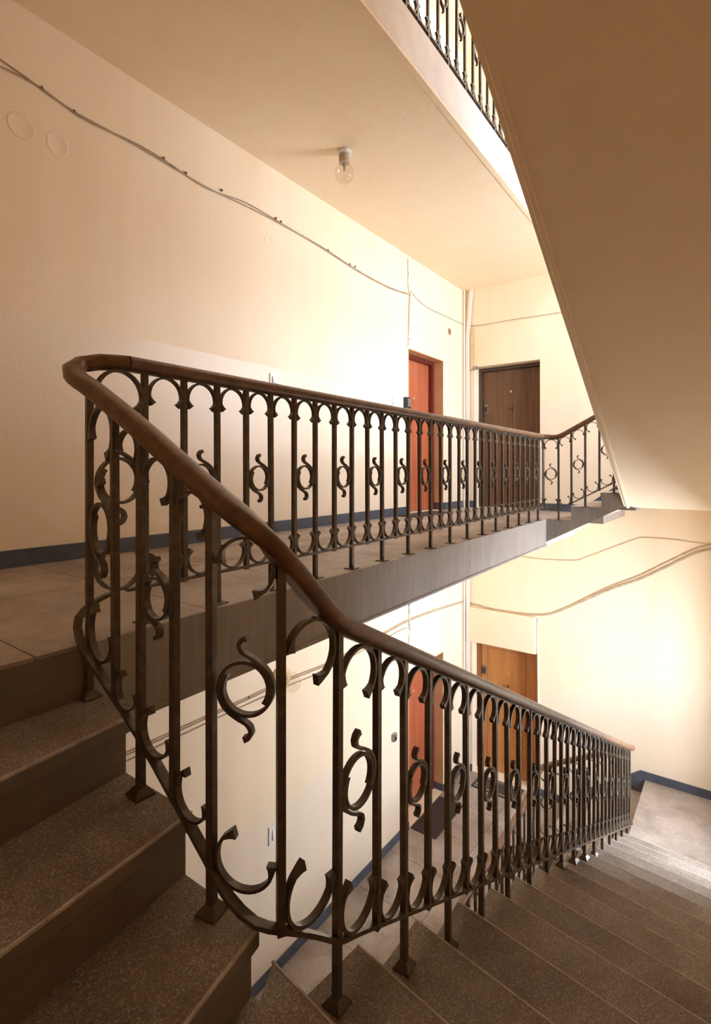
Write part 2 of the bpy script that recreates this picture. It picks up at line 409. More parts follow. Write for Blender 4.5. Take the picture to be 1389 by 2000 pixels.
# ---------------------------------------------------------------- main flights: near side run, corner and right flight
def flight(label, z_top, rise, n_last, ys0, pitch, xin, xt, soffit, mat='step', body=None, skew=1.0):
    """treads 1..n_last-? descend from the corridor; every step is a part"""
    root = empty('staircase', (-0.2, 3.0, z_top - rise * n_last)); tag(root, label, 'staircase')
    inv = Matrix.Translation(-Vector(root.location))
    def nos(n):
        if n <= 4:
            return [None, ((xt, .82), (xt + .03, YN)), ((-1.387, .82), (-1.19, YN)), ((-1.111, .82), (-.94, YN)), ((-.868, .82), (-.60, YN))][n]
        if n == 5: return ((-.912, .905), (XR, .73))
        y = ys0 + pitch * (n - 6)
        k = skew * (.145 - .09 * max(0, (n - 10)) / 8.0)
        return ((xin(y), y), (XR, y - k * (XR - xin(y))))
    def off(seg, d):            # move a nosing line horizontally, + = downhill side
        (a, c) = seg; dx, dy = c[0] - a[0], c[1] - a[1]; L = math.hypot(dx, dy)
        nx, ny = -dy / L, dx / L                      # left of inner->outer
        return ((a[0] + nx * d, a[1] + ny * d), (c[0] + nx * d, c[1] + ny * d))
    for t in range(1, n_last):
        z = z_top - rise * t
        up, dn = nos(t), nos(t + 1)
        upr = off(up, -.035)
        b = MB()
        def poly(u, d):
            if t == 4: return [u[0], (-.868, .82), d[0], d[1], (XR, YN), u[1]]
            return [u[0], d[0], d[1], u[1]]
        def cl(p): return [(max(min(q[0], XR - .001), XW), max(q[1], YN + .001)) for q in p]
        b.prism(cl(poly(upr, dn)), z - .045, z)
        bodyd = off(dn, -.022)
        b.prism(cl(poly(off(up, -.03), bodyd)), z - (body or rise + .03), z - .045)
        b.mat = 1 if False else 0
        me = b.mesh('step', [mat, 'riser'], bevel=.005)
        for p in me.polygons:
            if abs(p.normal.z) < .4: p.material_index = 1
        o = link('step', me, root); o.matrix_parent_inverse = inv
        e0, e1 = off(dn, -.005), off(dn, .0006)
        nb = MB(); nb.prism(cl([e0[0], e1[0], e1[1], e0[1]]), z - .006, z + .0008)
        no = nb.build('nosing', 'nosing', o)
    # waist slab below the steps
    for P in soffit(nos):
        b = MB(); n = len(P)
        b.prism([p[:2] for p in P], [p[2] for p in P], [p[3] for p in P])
        o = b.build('soffit', 'ceiling', root); o.matrix_parent_inverse = inv
    return nos, root
R0 = (Z0 - LANDL) / 19.0
def xin0(y): return -.878 - .0125 * (y - 1.2)
def soff0(nos):
    out = []
    def zs(n): return Z0 - R0 * n - .13
    for n in range(1, 19):
        a, c = nos(n), nos(n + 1)
        if n == 4: pts = [a[0], c[0], c[1], (XR, YN + .003), a[1]]; zz = [zs(4) - .05] * 5
        else: pts = [a[0], c[0], c[1], a[1]]; zz = [zs(n), zs(n + 1), zs(n + 1), zs(n)]
        out.append([(p[0] - (.002 if p[0] >= XR else 0), max(p[1], YN + .003), z - .09, z - .0) for p, z in zip(pts, zz)])
    return out
NOS0, stair0 = flight('dark speckled terrazzo stairs turning down from the corridor into the right hand flight', Z0, R0, 19, 1.21, .337, xin0, -1.59, soff0)

RU = (ZU - LAND0) / 18.0
def xinU(y): return -.935 + (5.8 - y) * .0355
def soffU(nos):
    st = [(5.8, -.372), (4.5, .265), (3.2, .905), (1.95, 1.52), (.9, 1.97)]
    out = []
    for (ya, za), (yb, zb_) in zip(st, st[1:]):
        out.append([(xinU(ya), ya, za, za + .16), (XR - .002, ya, za, za + .16), (XR - .002, yb, zb_, zb_ + .16), (xinU(yb), yb, zb_, zb_ + .16)])
    xc = xinU(.9)
    out.append([(xc,   .9, 1.97, 2.13), (XR - .002,   .9, 1.97, 2.13), (XR - .002, YN + .003, 2.00, 2.16), (xc, YN + .003, 2.00, 2.16)])
    out.append([(xc,   .9, 1.97, 2.13), (xc, YN + .003, 2.00, 2.16), (-1.64, YN + .003, 2.54, 2.68), (-1.64, .82, 2.54, 2.68)])
    return out
NOSU, stairU = flight('overhead stair flight seen from below as a broad ochre painted soffit on the right', ZU, RU, 18, 1.50, .337, xinU, -1.65, soffU, body=.06, skew=.15)
# rounded plaster bead along the well-side edge of the overhead soffit
def bead(q):
    pts = [(xinU(y) + .035, y, z - .001) for y, z in ((5.795, -.372), (4.5, .265), (3.2, .905), (1.95, 1.52), (.95, 2.01))]
    q.sweep(pts, [(-.016, -.0), (-.010, -.007), (.010, -.007), (.016, 0), (.010, .006), (-.010, .006)])
o = one('plaster_bead', 'ceiling', bead, stairU, True); o.matrix_parent_inverse = Matrix.Translation(-Vector(stairU.location))

# short flights along the far wall, up to the quarter landings
def far_flight(label, z0, zl, risers, n, sof0, sof1, start):
    rise = (zl - z0) / n
    root = empty('staircase', (-1.3, 6.4, z0)); tag(root, label, 'staircase'); inv = Matrix.Translation(-Vector(root.location))
    for s in range(n - 1):
        x0, x1 = risers[s], risers[s + 1]
        z = z0 + rise * (s + 1)
        b = MB(); b.box((x0, Y_FARW, z - .04), (x1 + .03, YF - .001, z)); b.box((x0 + .02, Y_FARW + .002, z - rise - .02), (x1 + .03, YF - .001, z - .04))
        o = b.build('step', 'step' if False else 'floor', root, bevel=.004); o.matrix_parent_inverse = inv
    # solid string wall under the steps, its flank facing the well
    b = MB()
    poly = [(start, sof0), (start, z0 - .002)]
    for s in range(n - 1):
        poly += [(risers[s] + .012, z0 + rise * s - .002), (risers[s] + .012, z0 + rise * (s + 1) - .002)]
    poly += [(risers[n - 1] + .004, z0 + rise * (n - 1) - .002), (risers[n - 1] + .004, zl - .03), (risers[n - 1] + .004, sof1), (-.932, sof1)]
    # steps occupy the top, so the string is a thin flank plate plus an inclined slab
    b.yprism(poly, Y_FARW - .012, Y_FARW + .10)
    o = b.build('string', 'concrete', root); o.matrix_parent_inverse = inv
    b = MB(); b.yprism([(start, sof0), (start, sof0 + .12), (-.90, sof1 + .12), (-.932, sof1)], Y_FARW + .10, YF - .001)
    o = b.build('soffit', 'ceiling', root); o.matrix_parent_inverse = inv
    if start < risers[0] - .05:
        b = MB(); b.box((start + .002, Y_FARW, z0 - .05), (risers[0] + .03, YF - .001, z0)); o = b.build('step', 'floor', root, bevel=.004); o.matrix_parent_inverse = inv
far_flight('short stair of three steps rising along the far wall beyond the corridor railing', Z0, LAND0, [-1.446, -1.152, -.86], 3, -.775, -.367, -1.69)
far_flight('short lower stair climbing from the lower corridor to the bright quarter landing', ZL, LANDL, [-1.74, -1.446, -1.152, -.885], 4, -4.62, -3.94, -1.76)

# ---------------------------------------------------------------- baseboards
def bb(name, fn): struct(one(name, 'baseboard', fn, bevel=.003))
H = .095
for z in (Z0, ZL, ZU):
    hs = [(YN, RED[0]), (RED[1], YF)] if z != ZU else [(YN, YF)]
    def f(q):
        for a, c in hs: q.box((XW, a, z), (XW + .016, c, z + H))
        if z != ZU:
            q.box((XW - .14, RED[1] - .016, z), (XW, RED[1], z + H))
    bb('baseboard_left', f)
def far_base(z0, zl, risers, n, door):
    rise = (zl - z0) / n
    def f(q):
        if door: q.box((XW + .016, YF - .016, z0), (door[0], YF, z0 + H)); q.box((door[1], YF - .016, z0), (risers[0] - .10, YF, z0 + H))
        else: q.box((XW + .016, YF - .016, z0), (risers[0] - .1, YF, z0 + H))
        sl = rise / (risers[1] - risers[0])
        xa, xb = risers[0] - .10, risers[n - 1] - .07
        q.yprism([(xa, z0), (xb, zl - rise - .01), (risers[n - 1], zl - rise - .01), (risers[n - 1], zl), (risers[n - 1] + .0, zl + H), (xb, zl + H), (xa, z0 + H)], YF - .016, YF)
        q.box((risers[n - 1], YF - .016, zl), (XR, YF, zl + H))
    bb('baseboard_far', f)
far_base(Z0, LAND0, [-1.446, -1.152, -.86], 3, BROWN)
far_base(ZL, LANDL, [-1.74, -1.446, -1.152, -.885], 4, (-3.08, -2.165))
def f(q):
    q.box((XR - .016, 5.6, LANDL), (XR, YF - .016, LANDL + H)); q.box((XR - .016, 5.6, LAND0), (XR, YF - .016, LAND0 + H))
bb('baseboard_right', f)

# ---------------------------------------------------------------- doors
def door_left(n, z0, z1, with_view):
    y0, y1 = RED; xf = XW - .16
    one_frame = MB(); fw = .055
    one_frame.box((xf - .08, y0, z0), (xf + .02, y0 + fw, z1)); one_frame.box((xf - .08, y1 - fw, z0), (xf + .02, y1, z1)); one_frame.box((xf - .08, y0 + fw, z1 - fw), (xf + .02, y1 - fw, z1))
    one_frame.box((xf - .14, y0, z0), (xf - .08, y1, z1))
    d = struct(one_frame.build('door_%d' % n, 'red_frame', bevel=.006))
    one('door_leaf', 'red_door', lambda q: q.box((xf - .08, y0 + fw + .004, z0 + .008), (xf - .03, y1 - fw - .004, z1 - fw - .004)), d, bevel=.004)
    one('frame_moulding', 'red_frame', lambda q: (q.box((xf + .02, y1 - .05, z0), (xf + .032, y1 - .018, z1 - .02)), q.box((xf + .02, y0 + .018, z0), (xf + .032, y0 + .05, z1 - .02)), q.box((xf + .02, y0 + .05, z1 - .05), (xf + .032, y1 - .05, z1 - .02))), d, bevel=.004)
    one('peephole', 'brass', lambda q: q.lathe([(.013, 0), (.013, .006), (.007, .010)], (xf - .03, (y0 + y1) / 2, z0 + 1.45), 14, 'x'), d, True)
    one('door_handle', 'grey_metal', lambda q: (q.box((xf - .03, y0 + fw + .03, z0 + .92), (xf - .022, y0 + fw + .07, z0 + 1.12)), q.tube([(xf - .02, y0 + fw + .05, z0 + 1.05), (xf + .015, y0 + fw + .05, z0 + 1.05), (xf + .02, y0 + fw + .16, z0 + 1.05)], .009)), d, True)
    one('jamb_lining', 'jamb', lambda q: (q.box((xf + .02, y1 - .012, z0 + (H if True else 0)), (XW + .001, y1 + .0005, z1)), q.box((xf + .02, y0 - .0005, z0), (XW + .001, y0 + .012, z1)), q.box((xf + .02, y0 + .012, z1 - .012), (XW + .001, y1 - .012, z1 + .0005))), d)
door_left(1, Z0, HU, True); door_left(3, ZL, HLr, True)
def door_far(n, x0, x1, z0, z1, leaf, frame, panels):
    yf = YF + .18; fw = .05; b = MB()
    b.box((x0, yf - .02, z0), (x0 + fw, yf + .08, z1)); b.box((x1 - fw, yf - .02, z0), (x1, yf + .08, z1)); b.box((x0 + fw, yf - .02, z1 - fw), (x1 - fw, yf + .08, z1))
    b.box((x0, yf + .08, z0), (x1, yf + .14, z1))
    d = struct(b.build('door_%d' % n, frame, bevel=.006))
    a, c = x0 + fw + .004, x1 - fw - .004; yl = yf + .02
    one('door_leaf', leaf, lambda q: q.box((a, yl, z0 + .008), (c, yl + .05, z1 - fw - .004)), d, bevel=.004)
    one('frame_moulding', frame, lambda q: (q.box((x0 + .014, yf - .032, z0), (x0 + .038, yf - .02, z1 - .014)), q.box((x1 - .038, yf - .032, z0), (x1 - .014, yf - .02, z1 - .014)), q.box((x0 + .038, yf - .032, z1 - .038), (x1 - .038, yf - .02, z1 - .014))), d, bevel=.004)
    mx = (a + c) / 2
    one('peephole', 'brass', lambda q: q.lathe([(.016, 0), (.016, -.006), (.008, -.011)], (mx, yl, z0 + 1.63 if not panels else z0 + 1.42), 14, 'y'), d, True)
    one('lock_plate', 'clip', lambda q: q.box((a + .01, yl - .012, z0 + 1.34), (a + .075, yl, z0 + 1.47)), d, bevel=.003)
    one('keyhole', 'black', lambda q: q.box((a + .025, yl - .02, z0 + 1.36), (a + .06, yl - .012, z0 + 1.44)), d)
    one('door_knob', 'brown_frame' if not panels else 'brown_frame', lambda q: q.lathe([(.008, 0), (.008, -.02), (.02, -.03), (.02, -.042), (.008, -.05)], (mx, yl, z0 + 1.40 if not panels else z0 + 1.26), 14, 'y'), d, True)
    if panels:
        for (pa, pb, qa, qb) in ((.10, .64, 1.02, 1.74), (.10, .64, .58, .94), (.10, .64, .12, .50)):
            def pf(q):
                t = .014; X0, X1, A, B = a + pa, a + pb, z0 + qa, z0 + qb
                q.box((X0, yl - .008, A), (X0 + t, yl, B)); q.box((X1 - t, yl - .008, A), (X1, yl, B))
                q.box((X0 + t, yl - .008, A), (X1 - t, yl, A + t)); q.box((X0 + t, yl - .008, B - t), (X1 - t, yl, B))
            one('panel_moulding', leaf, pf, d, bevel=.003)
    else:
        one('centre_seam', frame, lambda q: q.box((mx + .02, yl - .002, z0 + .05), (mx + .024, yl, z1 - fw - .04)), d)
door_far(2, BROWN[0], BROWN[1], Z0, HU, 'brown_door', 'brown_frame', False)
door_far(4, -3.08, -2.165, ZL, HLo, 'orange_door', 'orange_frame', True)

# ---------------------------------------------------------------- railings
GAP = 0.152; RR = 0.062
def strip(path, th, depth=.016):
    """flat bar bent in the x-z plane; th per point"""
    b = MB(); n = len(path); vs = []
    for i, (x, z) in enumerate(path):
        a = path[max(i - 1, 0)]; c = path[min(i + 1, n - 1)]
        tx, tz = c[0] - a[0], c[1] - a[1]; L = math.hypot(tx, tz); nx, nz = -tz / L, tx / L; h = th[i] / 2
        for s, d in ((1, 1), (1, -1), (-1, -1), (-1, 1)):
            vs.append((x + nx * h * s, depth / 2 * d, z + nz * h * s))
    fs = []
    for i in range(n - 1):
        for j in range(4):
            k = (j + 1) % 4; fs.append((i * 4 + j, i * 4 + k, (i + 1) * 4 + k, (i + 1) * 4 + j))
    fs += [(3, 2, 1, 0), tuple((n - 1) * 4 + j for j in range(4))]
    b.add(vs, fs); return b
def fishtail(n, base=.0065, tip=.015, k=3):
    return [base + (tip - base) * max(0, 1 - min(i, n - 1 - i) / k) ** 1.6 for i in range(n)]
def arch_mesh():
    pts = [(RR * math.cos(math.radians(a)), RR * math.sin(math.radians(a))) for a in range(-5, 186, 10)]
    tail = [(.775, -.47), (.86, -.36), (.925, -.24), (.972, -.14)]
    pts = [(x * RR, z * RR) for x, z in tail] + pts + [(-x * RR, z * RR) for x, z in tail[::-1]]
    th = [.0068] * len(pts)
    for i, t in enumerate((.021, .015, .0105, .008)): th[i] = t; th[-1 - i] = t
    return strip(pts, th, .018).mesh('arch_scroll', 'iron', True)
ARCH = arch_mesh()
def ring_mesh():
    c = [(.05, 1.78), (-.13, 1.70), (-.22, 1.54), (-.18, 1.37), (-.02, 1.21), (.24, 1.09)]
    N_ = 26
    for i in range(N_ + 1):
        t = i / N_; a = math.radians(58 - 272 * t); r = 1.06 - .21 * min(1, t * 1.15)
        c.append((r * math.cos(a), r * math.sin(a)))
    c = [(x * RR, z * RR) for x, z in c]
    # resample smooth
    P = smooth_path([(x, 0, z) for x, z in c], .006); P = [(p.x, p.z) for p in P]
    th = [.0072 + .006 * max(0, 1 - i / 6) + .005 * max(0, 1 - (len(P) - 1 - i) / 4) for i in range(len(P))]
    return strip(P, th, .018).mesh('ring_scroll', 'iron', True)
RING = ring_mesh()
PLATE = None
def foot_mesh():
    b = MB(); a, c = .027, .013
    b.add([(-a, -a, 0), (a, -a, 0), (a, a, 0), (-a, a, 0), (-a, -a, .006), (a, -a, .006), (a, a, .006), (-a, a, .006), (-c, -c, .024), (c, -c, .024), (c, c, .024), (-c, c, .024)],
          [(3, 2, 1, 0), (0, 1, 5, 4), (1, 2, 6, 5), (2, 3, 7, 6), (3, 0, 4, 7), (4, 5, 9, 8), (5, 6, 10, 9), (6, 7, 11, 10), (7, 4, 8, 11), (8, 9, 10, 11)])
    return b.mesh('foot', 'iron')
FOOT = foot_mesh()
def plate_mesh():
    b = MB(); b.box((-.03, -.03, 0), (.03, .03, .005)); return b.mesh('foot', 'iron')
PLATE = plate_mesh()
RAILPROF = []
for k in range(20):
    a = 2 * math.pi * k / 20; x = .032 * math.copysign(abs(math.cos(a)) ** .75, math.cos(a)); y = .0255 * math.copysign(abs(math.sin(a)) ** .75, math.sin(a))
    RAILPROF.append((x, max(y, -.021)))
def near_z(path, x, y):
    best = None
    for p, q in zip(path, path[1:]):
        d = Vector((q.x - p.x, q.y - p.y)); L2 = d.length_squared
        t = 0 if L2 < 1e-12 else max(0, min(1, ((x - p.x) * d.x + (y - p.y) * d.y) / L2))
        e = (p.x + d.x * t - x) ** 2 + (p.y + d.y * t - y) ** 2
        if best is None or e < best[0]: best = (e, p.z + (q.z - p.z) * t)
    return best[1]
POSTMESH = {}
def post_mesh(h):
    k = round(h, 2)
    if k not in POSTMESH:
        b = MB(); s = .0098; b.box((-s, -s, 0), (s, s, k)); POSTMESH[k] = b.mesh('baluster', 'iron', False, .0012)
    return POSTMESH[k]
def railing(label, rail_pts, bar_pts, posts, rings, plate=False, group=None, joints=(), skip_first=False):
    """posts: (x, y, foot z or None); rings: set of gap indices with a ring"""
    loc = Vector((posts[0][0], posts[0][1], min(p[2] for p in bar_pts)))
    root = empty('railing', loc); tag(root, label, 'railing', group)
    inv = Matrix.Translation(-loc)
    rp = smooth_path(rail_pts); bp = smooth_path(bar_pts)
    def add(name, me, mat=None):
        o = bpy.data.objects.new(name, me); COL.objects.link(o); o.parent = root
        o.matrix_basis = inv @ (mat if mat is not None else Matrix.Identity(4)); return o
    b = MB(); b.sweep(rp, RAILPROF); hr = add('handrail', b.mesh('handrail', 'rail', True))
    for j in joints:
        i = min(range(len(rp)), key=lambda i: (rp[i] - Vector(j)).length)
        b = MB(); t = (rp[min(i + 1, len(rp) - 1)] - rp[max(i - 1, 0)]).normalized()
        b.sweep([rp[i] - t * .0012, rp[i] + t * .0012], [(x * 1.012, y * 1.012) for x, y in RAILPROF])
        o = b.build('joint', 'brown_frame', hr)
    b = MB(); b.sweep([p - Vector((0, 0, .023)) for p in rp], [(-.011, -.004), (.011, -.004), (.011, .005), (-.011, .005)]); add('rail_plate', b.mesh('rail_plate', 'iron'))
    b = MB(); b.sweep(bp, [(-.0125, -.0055), (.0125, -.0055), (.0125, .0055), (-.0125, .0055)]); add('bottom_bar', b.mesh('bottom_bar', 'iron'))
    R = []
    for i, (x, y, fz) in enumerate(posts):
        zt = near_z(rp, x, y) - .022; zb = near_z(bp, x, y); R.append((x, y, zt, zb))
        a = posts[max(i - 1, 0)]; c = posts[min(i + 1, len(posts) - 1)]
        ang = math.atan2(c[1] - a[1], c[0] - a[0])
        z0 = fz if fz is not None else zb - .012
        h = zt - z0; me = post_mesh(h); sc = h / round(h, 2)
        jig = Matrix.Rotation(random.uniform(-.004, .004), 4, 'X') @ Matrix.Rotation(random.uniform(-.004, .004), 4, 'Y')
        mat = Matrix.Translation((x, y, z0)) @ Matrix.Rotation(ang, 4, 'Z') @ jig @ Matrix.Diagonal((1, 1, sc, 1))
        po = add('baluster', me, mat)
        if fz is not None:
            fo = bpy.data.objects.new('foot', PLATE if plate else FOOT); COL.objects.link(fo); fo.parent = po
            fo.matrix_basis = Matrix.Rotation(random.uniform(-.15, .15), 4, 'Z')
    for i in range(len(R) - 1):
        (xa, ya, ta, ba), (xb, yb, tb, bb_) = R[i], R[i + 1]
        g = math.hypot(xb - xa, yb - ya); ang = math.atan2(yb - ya, xb - xa)
        mx, my = (xa + xb) / 2, (ya + yb) / 2
        s = (g - .020) / (2 * RR + .0065)
        rot = Matrix.Rotation(ang, 4, 'Z')
        rz = near_z(rp, mx, my); bz = near_z(bp, mx, my)
        for up in (1, 0):
            al = math.atan2((tb - ta) if up else (bb_ - ba), g)
            tilt = Matrix.Rotation(-al, 4, 'Y')
            r = (RR + .003) * s / math.cos(al) * .985
            z = rz - .027 - r if up else bz + .0055 + r
            flip = Matrix.Identity(4) if up else Matrix.Rotation(math.pi, 4, 'Y')
            # keep the piece between the posts even when tilted
            add('arch_scroll', ARCH, Matrix.Translation((mx, my, z)) @ rot @ tilt @ flip @ Matrix.Diagonal((s, 1, s, 1)))
        if i in rings:
            zc = rz - .395
            sr = s * .93
            for k in (0, 1):
                add('ring_scroll', RING, Matrix.Translation((mx, my, zc)) @ rot @ Matrix.Rotation(math.pi * k, 4, 'Y') @ Matrix.Diagonal((sr, 1, sr, 1)))
    return root

def corr_posts(x0, x1, z, n_max=40, ylim=5.70):
    ys = [1.04, 1.20, 1.357, 1.509, 1.656, 1.805, 1.958]
    while ys[-1] + .1515 < ylim: ys.append(ys[-1] + .1515)
    return [(x0 + (x1 - x0) * (y - .9) / 4.85, y, z if i % 2 == 0 else None) for i, y in enumerate(ys)]
# --- railing of this corridor and the short flight up
def far_posts(z0, rise, risers, xs, first_long):
    out = []
    for i, x in enumerate(xs):
        lv = sum(1 for r in risers if x > r - .0)
        out.append((x, 5.762, z0 + rise * lv if (i % 2 == 0) == first_long else None))
    return out
XA, XB = -1.672, -1.722
cp = corr_posts(XA, XB, Z0)
fp = far_posts(Z0, .15, [-1.446, -1.152, -.86], [-1.555, -1.425, -1.290, -1.155, -1.02, -.93], True)
nc = len(cp)
corner = (-1.712, 5.752, None)
posts = cp + [corner] + fp
rings = {i for i in range(nc - 1) if i % 2 == 1} | {nc, nc + 2, nc + 4}
rail = [(XA, .97, .36), (XA - .011, 2.0, .36), (XB, 5.66, .36), (XB + .012, 5.735, .36), (-1.66, 5.762, .356), (-1.58, 5.762, .35), (-1.50, 5.762, .378), (-.93, 5.762, .686), (-.90, 5.77, .70)]
bar = [(p[0], p[1], p[2] - .765) for p in rail]
railing('brown topped wrought iron railing along the upper corridor edge rising at its far end', rail, bar, posts, rings, True)

# --- railing of the descending stair (near side, corner, right flight)
P = [(-1.600, .808, Z0 - R0), (-1.405, .783, None), (-1.277, .78, Z0 - 2 * R0), (-1.128, .78, None), (-.985, .78, Z0 - 3 * R0), (-.835, .853, None), (-.822, 1.04, Z0 - 5 * R0)]
def rx(y): return -.822 - .0148 * (y - 1.04)
y = 1.224; k = 0
def tread_z(y):                      # tread under the rail of the right flight
    n = 6
    while n <= 19 and 1.21 + .337 * (n - 6) - .005 <= y: n += 1
    return Z0 - R0 * (n - 1)
while y < 5.9:
    P.append((rx(y), y, tread_z(y) if k % 2 == 1 else None)); y += .1535; k += 1
rail = [(XA, .97, .36), (-1.688, .885, .353), (-1.700, .830, .338), (-1.678, .797, .311), (-1.625, .785, .277), (-1.56, .782, .250), (-1.467, .78, .206), (-1.272, .78, .105), (-1.104, .78, .012), (-.96, .782, -.068), (-.89, .795, -.112), (-.852, .826, -.158), (-.833, .89, -.233), (-.823, 1.03, -.375), (-.825, 1.12, -.427), (rx(5.9), 5.9, -2.80), (rx(5.98), 5.985, -2.835)]
bar = [(XA, .93, -.405), (XA - .012, .868, -.425), (-1.672, .812, -.462), (-1.632, .792, -.510), (-1.543, .783, -.556), (-1.277, .78, -.703), (-1.0, .78, -.902), (-.93, .785, -.965), (-.868, .806, -1.005), (-.835, .853, -1.035), (-.823, .95, -1.11), (-.822, 1.04, -1.188), (-.825, 1.13, -1.232), (rx(5.9), 5.9, -3.575), (rx(5.98), 5.985, -3.61)]
rings2 = {i for i in range(len(P) - 1) if i % 2 == 0}
railing('wrought iron stair railing curving down in front of the camera under a worn brown handrail', rail, bar, P, rings2, False, joints=[(-.822, 1.055, -.40)])
# the ring and scrolls between the corridor railing and the corner post belong to the corridor railing
cr = [o for o in bpy.data.objects if o.name == 'railing'][0]
invc = Matrix.Translation(-Vector(cr.location))
(xa, ya), (xb, yb) = (-1.655, .842), (cp[0][0], cp[0][1])
ang = math.atan2(yb - ya, xb - xa); g = math.hypot(xb - xa, yb - ya); s = (g - .02) / (2 * RR + .0065)
mx, my = (xa + xb) / 2, (ya + yb) / 2
for nm, me, z, ro, sc in (('arch_scroll', ARCH, .36 - .027 - (RR + .003) * s, 0, s), ('arch_scroll', ARCH, -.405 + .0055 + (RR + .003) * s, math.pi, s), ('ring_scroll', RING, -.035, 0, s * .93), ('ring_scroll', RING, -.035, math.pi, s * .93)):
    o = bpy.data.objects.new(nm, me); COL.objects.link(o); o.parent = cr
    o.matrix_basis = invc @ Matrix.Translation((mx, my, z)) @ Matrix.Rotation(ang, 4, 'Z') @ Matrix.Rotation(ro, 4, 'Y') @ Matrix.Diagonal((sc, 1, sc, 1))

# --- lower storey railing
XL = -1.765
cpl = [(XL, y_, (ZL if f is not None else None)) for (x_, y_, f) in corr_posts(XL, XL, ZL) if y_ < 5.6]
fpl = far_posts(ZL, (LANDL - ZL) / 4, [-1.74, -1.446, -1.152, -.885], [-1.60, -1.46, -1.315, -1.17, -1.03, -.93], True)
posts = cpl + [(-1.755, 5.735, None)] + fpl
ncl = len(cpl)
rail = [(XL, .93, -3.40), (XL, 5.1, -3.40), (XL, 5.45, -3.375), (-1.762, 5.62, -3.30), (-1.745, 5.72, -3.235), (-1.696, 5.762, -3.19), (-1.202, 5.762, -2.908), (-.93, 5.762, -2.752)]
bar = [(p[0], p[1], p[2] - .765) for p in rail]
railing('reddish handrail and iron railing around the lower corridor seen through the stair balusters', rail, bar, posts, {i for i in range(ncl - 1) if i % 2 == 1} | {ncl, ncl + 2, ncl + 4}, True)
# --- upper storey railing
XUa, XUb = -1.70, -1.735
cpu = corr_posts(XUa, XUb, ZU)
rail = [(XUa, .93, ZU + .89), (XUb, 5.72, ZU + .89)]
bar = [(XUa, .93, ZU + .085), (XUb, 5.72, ZU + .085)]
railing('dark iron railing on the storey above, cut off by the overhead soffit', rail, bar, cpu, {i for i in range(len(cpu) - 1) if i % 2 == 1}, True)

# ---------------------------------------------------------------- fittings
def bulb(root_name, label, base, axis, sgn, cat):
    r = empty(root_name, base); tag(r, label, cat); r.scale = (1.65, 1.65, 1.65)
    loc = Vector((0, 0, 0))
    one('lamp_base', 'white_plastic', lambda q: q.lathe([(.030, 0), (.036, sgn * .006), (.036, sgn * .014), (.028, sgn * .018)], loc, 20, axis), r, True)
    one('lamp_socket', 'porcelain', lambda q: q.lathe([(.026, sgn * .016), (.027, sgn * .03), (.025, sgn * .032), (.027, sgn * .045), (.024, sgn * .060)], loc, 20, axis), r, True)
    prof = []
    for i in range(15):
        t = i / 14; a = math.pi * (0.16 + .84 * t)
        prof.append((max(.001, .046 * math.sin(a)), sgn * (.108 - .052 * math.cos(a))))
    one('bulb', 'bulb', lambda q: q.lathe([(.022, sgn * .058)] + prof, loc, 24, axis), r, True)
    one('filament', 'grey_metal', lambda q: q.lathe([(.006, sgn * .06), (.004, sgn * .095), (.001, sgn * .1)], loc, 8, axis), r, True)
bulb('ceiling_lamp', 'bare clear light bulb in a socket on the corridor ceiling', (-2.565, 3.34, CEIL0 - .01), 'z', -1, 'lamp')
r = empty('wall_lamp', (XW, 3.26, -1.80)); tag(r, 'round glass wall lamp on the lower left wall above the cables', 'lamp')
one('lamp_base', 'stain', lambda q: q.lathe([(.11, 0), (.115, .012), (.10, .03), (.05, .04)], (0, 0, 0), 28, 'x'), r, True)
one('lamp_globe', 'bulb', lambda q: q.lathe([(.045, .04)] + [(max(.002, .085 * math.sin(math.pi * (.18 + .82 * t / 12))), .125 - .09 * math.cos(math.pi * (.18 + .82 * t / 12))) for t in range(13)], (0, 0, 0), 26, 'x'), r, True)

def switch(label, y, z, s=.085):
    r = empty('light_switch', (XW, y, z)); tag(r, label, 'light switch')
    one('switch_plate', 'white_plastic', lambda q: q.box((0, -s * .62, -s * .6), (.010, s * .62, s * .6)), r, bevel=.003)
    one('switch_rocker', 'white_plastic', lambda q: q.add([(.010, -s * .34, -s * .34), (.010, s * .34, -s * .34), (.010, s * .34, s * .34), (.010, -s * .34, s * .34), (.026, -s * .34, -s * .34), (.026, s * .34, -s * .34), (.014, s * .34, s * .34), (.014, -s * .34, s * .34)], [(3, 2, 1, 0), (4, 5, 6, 7), (0, 1, 5, 4), (1, 2, 6, 5), (2, 3, 7, 6), (3, 0, 4, 7)]), r)
switch('white rocker light switch on the corridor wall just above the handrail', 3.184, .768)
switch('white rocker light switch on the lower left wall between the stair balusters', 3.20, -3.085, .13)
r = empty('doorbell', (XW, 5.09, .775)); tag(r, 'small pale doorbell button on the wall left of the upper red door', 'doorbell')
one('bell_plate', 'white_plastic', lambda q: q.box((0, -.035, -.05), (.012, .035, .05)), r, bevel=.003)
one('bell_button', 'grey_metal', lambda q: q.lathe([(.009, .012), (.009, .018), (.004, .02)], (0, 0, -.01), 12, 'x'), r, True)
r = empty('door_intercom', (XW, 5.36, .80)); tag(r, 'black box on the wall edge beside the upper red door', 'intercom')
one('intercom_body', 'black', lambda q: q.box((0, -.05, -.07), (.045, .055, .06)), r, bevel=.006)
one('intercom_face', 'grey_metal', lambda q: q.box((.045, -.02, -.05), (.049, .045, .045)), r, bevel=.002)
r = empty('doorbell', (XW, 5.084, -3.043)); tag(r, 'grey metal doorbell on the lower wall left of the lower red door', 'doorbell')
one('bell_body', 'grey_metal', lambda q: q.box((0, -.035, -.05), (.035, .035, .04)), r, bevel=.008)
